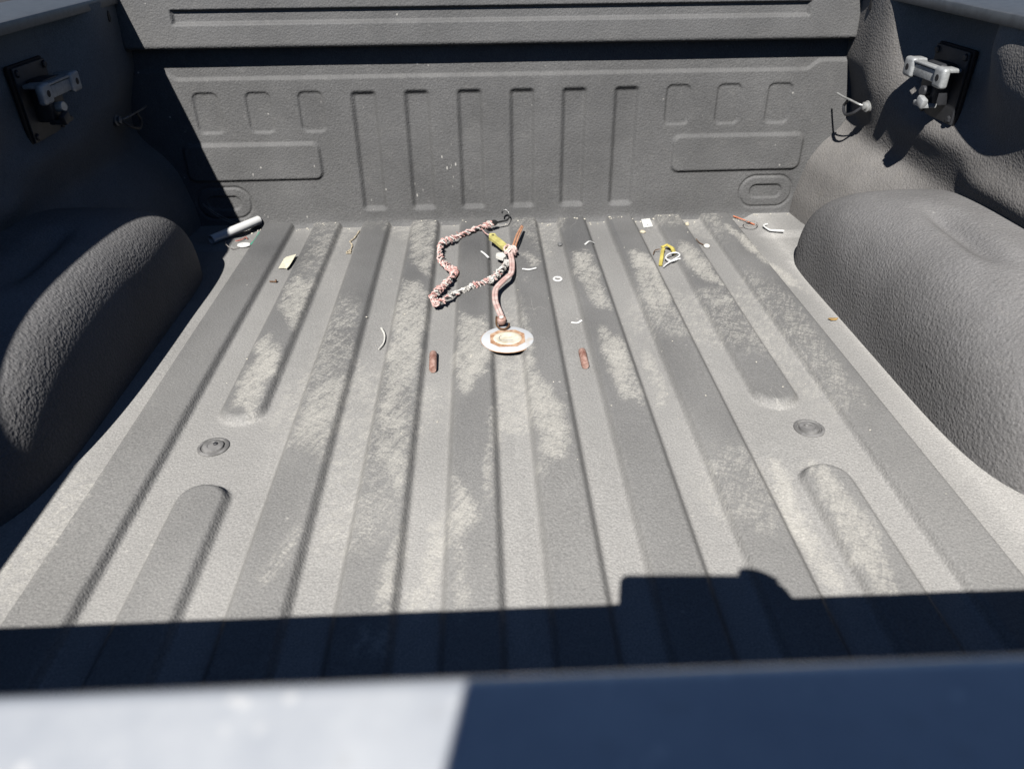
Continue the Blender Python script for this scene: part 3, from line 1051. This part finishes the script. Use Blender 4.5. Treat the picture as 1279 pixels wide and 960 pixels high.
# round cover over the centre hole
cov = thing('hole_cover', 'round white cover with a rusty octagonal ring in the middle of the floor', 'cover', (0.0005, -0.680, 0.0145))
CX, CY = 0.0005, -0.680
M_covw = simple('weathered_white', (0.66, 0.68, 0.70), 0.6, col2=(0.60, 0.52, 0.42), nscale=35, thr=(0.55, 0.75))
M_cream = simple('cream_glue', (0.66, 0.60, 0.46), 0.7, col2=(0.78, 0.73, 0.62), nscale=90, bump=0.4, bscale=300)
M_rust2 = simple('rust_stain', (0.42, 0.22, 0.12), 0.85, col2=(0.62, 0.42, 0.28), nscale=90, bump=0.4, bscale=300)
bm = bmesh.new()
lathe(bm, [(0, 0.0018), (0.049, 0.0018), (0.0505, 0.0012), (0.051, 0.0004), (0.051, -0.0006)], (CX, CY, 0.0145), seg=48)
child('disc', bm, M_covw, cov)
bm = bmesh.new()
lathe(bm, [(0.0511, -0.0008), (0.0514, 0.0001), (0.0522, 0.0002), (0.0528, -0.0008)], (CX, CY, 0.0145), seg=48)
child('rim_seal', bm, M_rust2, cov)
oc = []
for k in range(8):
    a = math.radians((27, 63, 117, 153, 207, 243, 297, 333)[k])
    oc.append((CX + 0.0375 * math.cos(a), CY + 0.0375 * math.sin(a)))
bm = bmesh.new()
plate_poly(bm, oc, 0.0158, 0.0168, 0.0004)
child('octagonal_plate', bm, M_rust2, cov)
bm = bmesh.new()
lathe(bm, [(0, 0.0003), (0.019, 0.0004), (0.021, 0.0010), (0.026, 0.0010), (0.0275, 0)], (CX, CY, 0.0168), seg=40, sx=1.0, sy=0.95)
child('raised_centre', bm, M_cream, cov)
bm = bmesh.new()
pp = [(CX - 0.012 + 0.004 * math.cos(t), CY + 0.009 * math.sin(t), 0.0174) for t in np.linspace(1.4, 4.9, 12)]
tube(bm, pp, 0.0007, 5)
tube(bm, [(CX - 0.010, CY - 0.009, 0.0174), (CX + 0.010, CY - 0.0095, 0.0174)], 0.0006, 5)
child('scratch_line', bm, M_wire, cov)

# two rusty pins
for k, (x0, y0, x1, y1, lab) in enumerate(((-0.1415, -0.711, -0.1396, -0.776, 'rusty steel pin lying in the groove to the left of the round cover'),
                                           (0.1405, -0.717, 0.1402, -0.778, 'rusty steel pin lying in the groove to the right of the round cover'))):
    A, B = Vector((x0, y0, 0.0062)), Vector((x1, y1, 0.0062))
    d_ = (B - A)
    Lp = d_.length
    bm = bmesh.new()
    lathe(bm, [(0, 0), (0.0040, 0.0008), (0.0068, 0.004), (0.0075, 0.008), (0.0072, Lp - 0.003), (0.0060, Lp), (0.0, Lp)], A + Vector((0, 0, 0.001)), axis=d_, seg=18)
    solo('rusty_pin', bm, M_rust, lab, 'pin', 'rusty pins either side of the round cover')

# white threads and bits
bm = bmesh.new()
tube(bm, spline(on_floor([(-0.2518, -0.600), (-0.2426, -0.628), (-0.2409, -0.661), (-0.248, -0.686)], 0.004), 8), lambda t: 0.0022 - 0.0010 * t, 6)
solo('thread', bm, M_bone, 'curved off-white thread lying on the floor left of the rusty pins', 'thread')
bm = bmesh.new()
lathe(bm, [(0.0065, 0.0025), (0.0065, 0.0003), (0.0105, 0.0003), (0.0112, 0.0015), (0.0105, 0.0025), (0.0065, 0.0025)], (0.1256, -0.3764, floor_z(0.1256, -0.3764)), seg=26, sy=1.25)
solo('plastic_ring', bm, M_white, 'small oval white plastic ring right of the pink strap', 'ring')
DASH = [((0.1336, -0.5945), (0.146, -0.597), (0.1553, -0.5915), 'thin white plastic sliver above the right rusty pin'),
        ((0.2082, -0.2091), (0.221, -0.190), (0.2346, -0.1739), 'white sliver lying at a slant near the headboard, right of the copper prong'),
        ((-0.0471, -0.2388), (-0.040, -0.253), (-0.030, -0.2695), 'white sliver inside the loop of the frayed cord'),
        ((0.0465, -0.3492), (0.062, -0.3540), (0.0781, -0.3466), 'curved white sliver just right of the pink strap')]
for a, b, c, lab in DASH:
    bm = bmesh.new()
    tube(bm, spline(on_floor([a, b, c], 0.0025), 6), 0.0026, 6, 0.6)
    solo('white_sliver', bm, M_white, lab, 'sliver', 'white slivers on the floor')


def pebble(name, x, y, r, mat, label, cat, flat=0.6, seed=0):
    bm = bmesh.new()
    bmesh.ops.create_icosphere(bm, subdivisions=2, radius=r)
    for v in bm.verts:
        n = mnoise.noise(v.co * (1.4 / r) + Vector((seed, 0, 0)))
        v.co *= 1 + 0.25 * n
        v.co.z *= flat
    zz = floor_z(x, y)
    for v in bm.verts:
        v.co += Vector((x, y, zz + r * flat * 0.8))
    return solo(name, bm, mat, label, cat)


M_stone = simple('grey_stone', (0.16, 0.16, 0.16), 0.8)
M_tan = simple('tan_crumb', (0.62, 0.56, 0.42), 0.8)
pebble('pebble', 0.150, -0.174, 0.0065, M_stone, 'dark grey pebble in the groove right of the copper prong', 'pebble', 0.8, 1)
pebble('pebble', 0.3717, -0.0996, 0.0075, M_tan, 'pale tan pebble just below the white square tag', 'pebble', 0.6, 2)
pebble('pebble', 0.499, -0.052, 0.0060, M_tan, 'small cream pebble in the groove beside the headboard, right of the white tag', 'pebble', 0.8, 3)
# seed pod with a stem
t_ = thing('seed_pod', 'white seed pod with a thin brown stem, right of the yellow clip', 'seed pod', (0.512, -0.207, 0.0))
bm = bmesh.new()
bmesh.ops.create_icosphere(bm, subdivisions=2, radius=0.0085)
for v in bm.verts:
    v.co = Vector((v.co.x, v.co.y * 1.1, v.co.z * 0.6)) + Vector((0.5118, -0.2075, floor_z(0.5118, -0.2075) + 0.004))
child('pod', bm, M_bone, t_)
bm = bmesh.new()
tube(bm, on_floor([(0.506, -0.200), (0.499, -0.186), (0.494, -0.168)], 0.004), 0.0012, 5)
child('stem', bm, M_brown, t_)

# white square tag
bm = bmesh.new()
plate_poly(bm, [(0.3839, -0.012), (0.4085, -0.006), (0.4065, -0.061), (0.3801, -0.068)], 0.002, 0.003)
for v in bm.verts:
    v.co.z += 0.002 * (v.co.y + 0.07) / 0.06
t_ = thing('square_tag', 'small square white tag in the groove at the foot of the headboard', 'tag', (0.394, -0.037, 0.002))
child('card', bm, simple('white_card', (0.80, 0.80, 0.76), 0.7, var=0.05), t_, False)
bm = bmesh.new()
lathe(bm, [(0, 0.0006), (0.002, 0.0006), (0.002, 0)], (0.394, -0.052, 0.0037), seg=10)
child('punch_hole', bm, M_wire, t_)

# yellow clip with string
M_yel2 = simple('bright_yellow', (0.66, 0.55, 0.14), 0.5, var=0.15)
t_ = thing('plastic_clip', 'bent yellow plastic clip with white string wound round it', 'clip', (0.40, -0.27, 0))
zf = 0.006
bm = bmesh.new()
tube(bm, [(0.3725, -0.322, zf), (0.381, -0.292, zf + 0.004), (0.392, -0.250, zf + 0.006), (0.398, -0.236, zf + 0.005)], 0.0046, 6, 0.6)
tube(bm, [(0.394, -0.230, zf + 0.006), (0.408, -0.222, zf + 0.009), (0.418, -0.240, zf + 0.008), (0.4155, -0.272, zf + 0.007)], 0.0050, 6, 0.6)
child('yellow_bar', bm, M_yel2, t_)
bm = bmesh.new()
tube(bm, spline([(0.378, -0.332, zf), (0.390, -0.318, zf + 0.002), (0.404, -0.306, zf + 0.004), (0.424, -0.290, zf + 0.009), (0.420, -0.275, zf + 0.010), (0.402, -0.278, zf + 0.009), (0.390, -0.295, zf + 0.006), (0.400, -0.310, zf + 0.004), (0.4196, -0.303, zf + 0.006), (0.428, -0.305, zf + 0.006)], 6), 0.0018, 6)
child('white_string', bm, M_white, t_)
bm = bmesh.new()
tube(bm, spline([(0.369, -0.255, zf), (0.376, -0.238, zf + 0.002), (0.388, -0.236, zf + 0.004)], 5), 0.0013, 5)
child('brown_end', bm, M_brown, t_)

# orange wire with ring and washer
t_ = thing('orange_wire', 'straight orange wire with a looped grey ring at its end, by the right front corner', 'wire', (0.66, -0.05, 0))
bm = bmesh.new()
tube(bm, on_floor([(0.636, -0.006), (0.655, -0.036), (0.6728, -0.0735)], 0.006), 0.0019, 6)
child('wire', bm, simple('orange_plastic', (0.62, 0.22, 0.12), 0.5), t_)
bm = bmesh.new()
pp = [(0.658 + 0.0175 * math.cos(a), -0.0850 + 0.021 * math.sin(a), 0.014 + 0.001 * math.sin(3 * a)) for a in np.linspace(0.6, 6.5, 26)]
tube(bm, pp, 0.0014, 6)
tube(bm, on_floor([(0.640, -0.085), (0.628, -0.082), (0.622, -0.090)], 0.004), 0.0013, 5)
child('ring', bm, M_wire, t_)

# L-shaped white wire
bm = bmesh.new()
tube(bm, spline(on_floor([(0.6979, -0.096), (0.687, -0.103), (0.6844, -0.1141), (0.6894, -0.1372), (0.700, -0.142), (0.7242, -0.1470)], 0.004), 6), 0.0022, 8)
solo('bent_wire', bm, M_white, 'white L-shaped piece of wire in the right front corner', 'wire')

# dry leaf bit
bm = bmesh.new()
plate_poly(bm, [(0.657, -0.612), (0.664, -0.607), (0.679, -0.611), (0.673, -0.617), (0.662, -0.618)], 0.002, 0.0028)
for v in bm.verts:
    v.co.z += 0.25 * abs(v.co.x - 0.668)
solo('leaf_bit', bm, simple('dry_leaf', (0.42, 0.27, 0.10), 0.8), 'curled dry brown leaf bit beside the right wheel well', 'leaf', smooth=False)

# thin twin wires in the left corner
for dy, lab in ((0.0, 'upper of two thin wires standing in the shaded left front corner'), (0.006, 'lower of two thin wires standing in the shaded left front corner')):
    bm = bmesh.new()
    tube(bm, spline([(-0.765 + dy * .3, -0.02, 0.078 - dy), (-0.735, -0.022, 0.052 - dy * 1.2), (-0.700, -0.022, 0.030 - dy), (-0.668, -0.03, 0.016)], 8), 0.0010, 5)
    solo('thin_wire', bm, M_wire, lab, 'wire', 'thin wires in the left corner')

# crumbs along the foot of the headboard and here and there
bm = bmesh.new()
for k in range(150):
    if k < 95:
        x = random.choice([random.uniform(-0.6, 0.78), random.uniform(0.2, 0.78), (random.randint(0, 10) - 5) * PITCH + random.uniform(-0.02, 0.02)])
        y = -0.012 - abs(random.gauss(0, 0.012))
    else:
        x, y = random.uniform(-0.6, 0.66), random.uniform(-1.2, -0.05)
    r = random.uniform(0.0008, 0.0026) if k < 95 else random.uniform(0.0006, 0.0015)
    t = bmesh.new()
    bmesh.ops.create_icosphere(t, subdivisions=1, radius=r)
    M = Matrix.Translation((x, y, floor_z(x, y) + r * 0.5)) @ Matrix.Rotation(random.uniform(0, 3), 4, 'Z') @ Matrix.Diagonal((random.uniform(.7, 1.8), 1, 0.7, 1))
    t.transform(M)
    me = bpy.data.meshes.new('tmp')
    t.to_mesh(me)
    t.free()
    bm.from_mesh(me)
    bpy.data.meshes.remove(me)
o = child('crumbs', bm, simple('pale_crumbs', (0.70, 0.66, 0.56), 0.8, var=0.2), None, False)
o['kind'] = 'stuff'
o['label'] = 'pale crumbs and grit scattered along the foot of the headboard'
o['category'] = 'grit'

# ------------------------------------------------------------------ the phone taking the picture (its shadow falls into the bed)
ph = thing('smartphone', 'smartphone held sideways over the closed tailgate, taking the picture', 'phone', tuple(CAM))
M3 = Matrix(((r_.x, u_.x, -f_.x), (r_.y, u_.y, -f_.y), (r_.z, u_.z, -f_.z)))


def cp(a, b, c):
    return CAM + M3 @ Vector((a, b, c))


def rounded(x0, x1, y0, y1, r, n=6):
    out = []
    for cx_, cy_, a0 in ((x1 - r, y1 - r, 0), (x0 + r, y1 - r, 90), (x0 + r, y0 + r, 180), (x1 - r, y0 + r, 270)):
        for k in range(n + 1):
            a_ = math.radians(a0 + 90 * k / n)
            out.append((cx_ + r * math.cos(a_), cy_ + r * math.sin(a_)))
    return out


def slab(pts, z0, z1, bev=0.0):
    bm = bmesh.new()
    plate_poly(bm, pts, z0, z1, bev)
    bm.transform(Matrix.Translation(CAM) @ M3.to_4x4())
    return bm


child('phone_body', slab(rounded(-0.052, 0.104, -0.060, 0.0125, 0.010), 0.006, 0.0142, 0.0015), M_plate, ph)
child('phone_screen', slab(rounded(-0.049, 0.101, -0.057, 0.0095, 0.008), 0.01425, 0.0147), simple('screen_glass', (0.02, 0.02, 0.025), 0.1), ph)

# the hand that holds it, with a sleeve
M_skin = simple('skin', (0.50, 0.30, 0.22), 0.5, var=0.08, nscale=90, bump=0.2, bscale=500)
M_sleeve = simple('dark_sleeve', (0.03, 0.035, 0.05), 0.9, bump=0.4, bscale=500)
person = thing('person', 'right hand and dark sleeve of the person holding the phone over the tailgate', 'person', tuple(cp(0.13, -0.03, 0.03)))


def skin_chain(name, chains, mat, levels=1):
    """chains: list of lists of (point, radius); all but the first start at a point index of the first chain"""
    me = bpy.data.meshes.new(name)
    verts, edges, rad = [], [], []
    for ch, root in chains:
        prev = root
        for p_, r0 in ch:
            verts.append(p_ - person.location)
            rad.append(r0)
            i = len(verts) - 1
            if prev is not None:
                edges.append((prev, i))
            prev = i
    me.from_pydata(verts, edges, [])
    o = link(name, me, mat, person)
    mod = o.modifiers.new('skin', 'SKIN')
    mod.use_smooth_shade = True
    for i, r0 in enumerate(rad):
        me.skin_vertices[0].data[i].radius = (r0, r0)
    me.skin_vertices[0].data[0].use_root = True
    o.modifiers.new('sub', 'SUBSURF').levels = levels
    return o


hand = [([(cp(0.136, -0.032, 0.022), 0.029), (cp(0.165, -0.085, 0.050), 0.025), (cp(0.185, -0.130, 0.085), 0.026)], None)]
hand.append(([(cp(0.119, -0.006, 0.016), 0.0165)], 0))
hand.append(([(cp(0.138, -0.002, 0.016), 0.0170), (cp(0.122, 0.006, 0.010), 0.0150), (cp(0.108, 0.0115, 0.0115), 0.0135), (cp(0.096, 0.0135, 0.011), 0.0110)], 0))
for k, (dy, ln) in enumerate(((-0.012, 1.08), (-0.030, 1.0), (-0.047, 0.82))):
    hand.append(([(cp(0.126, dy, 0.006), 0.0110), (cp(0.114, dy, -0.003), 0.0092),
                  (cp(0.116 - 0.020 * ln, dy, -0.0045), 0.0080), (cp(0.112 - 0.032 * ln, dy, -0.004), 0.0072)], 0))
hand.append(([(cp(0.130, -0.060, 0.034), 0.0125), (cp(0.108, -0.052, 0.030), 0.0105), (cp(0.086, -0.040, 0.024), 0.0090)], 0))
skin_chain('hand', hand, M_skin, 2)
skin_chain('sleeve', [([(cp(0.182, -0.122, 0.080), 0.036), (cp(0.225, -0.215, 0.160), 0.044), (cp(0.275, -0.315, 0.255), 0.052)], None)], M_sleeve, 2)
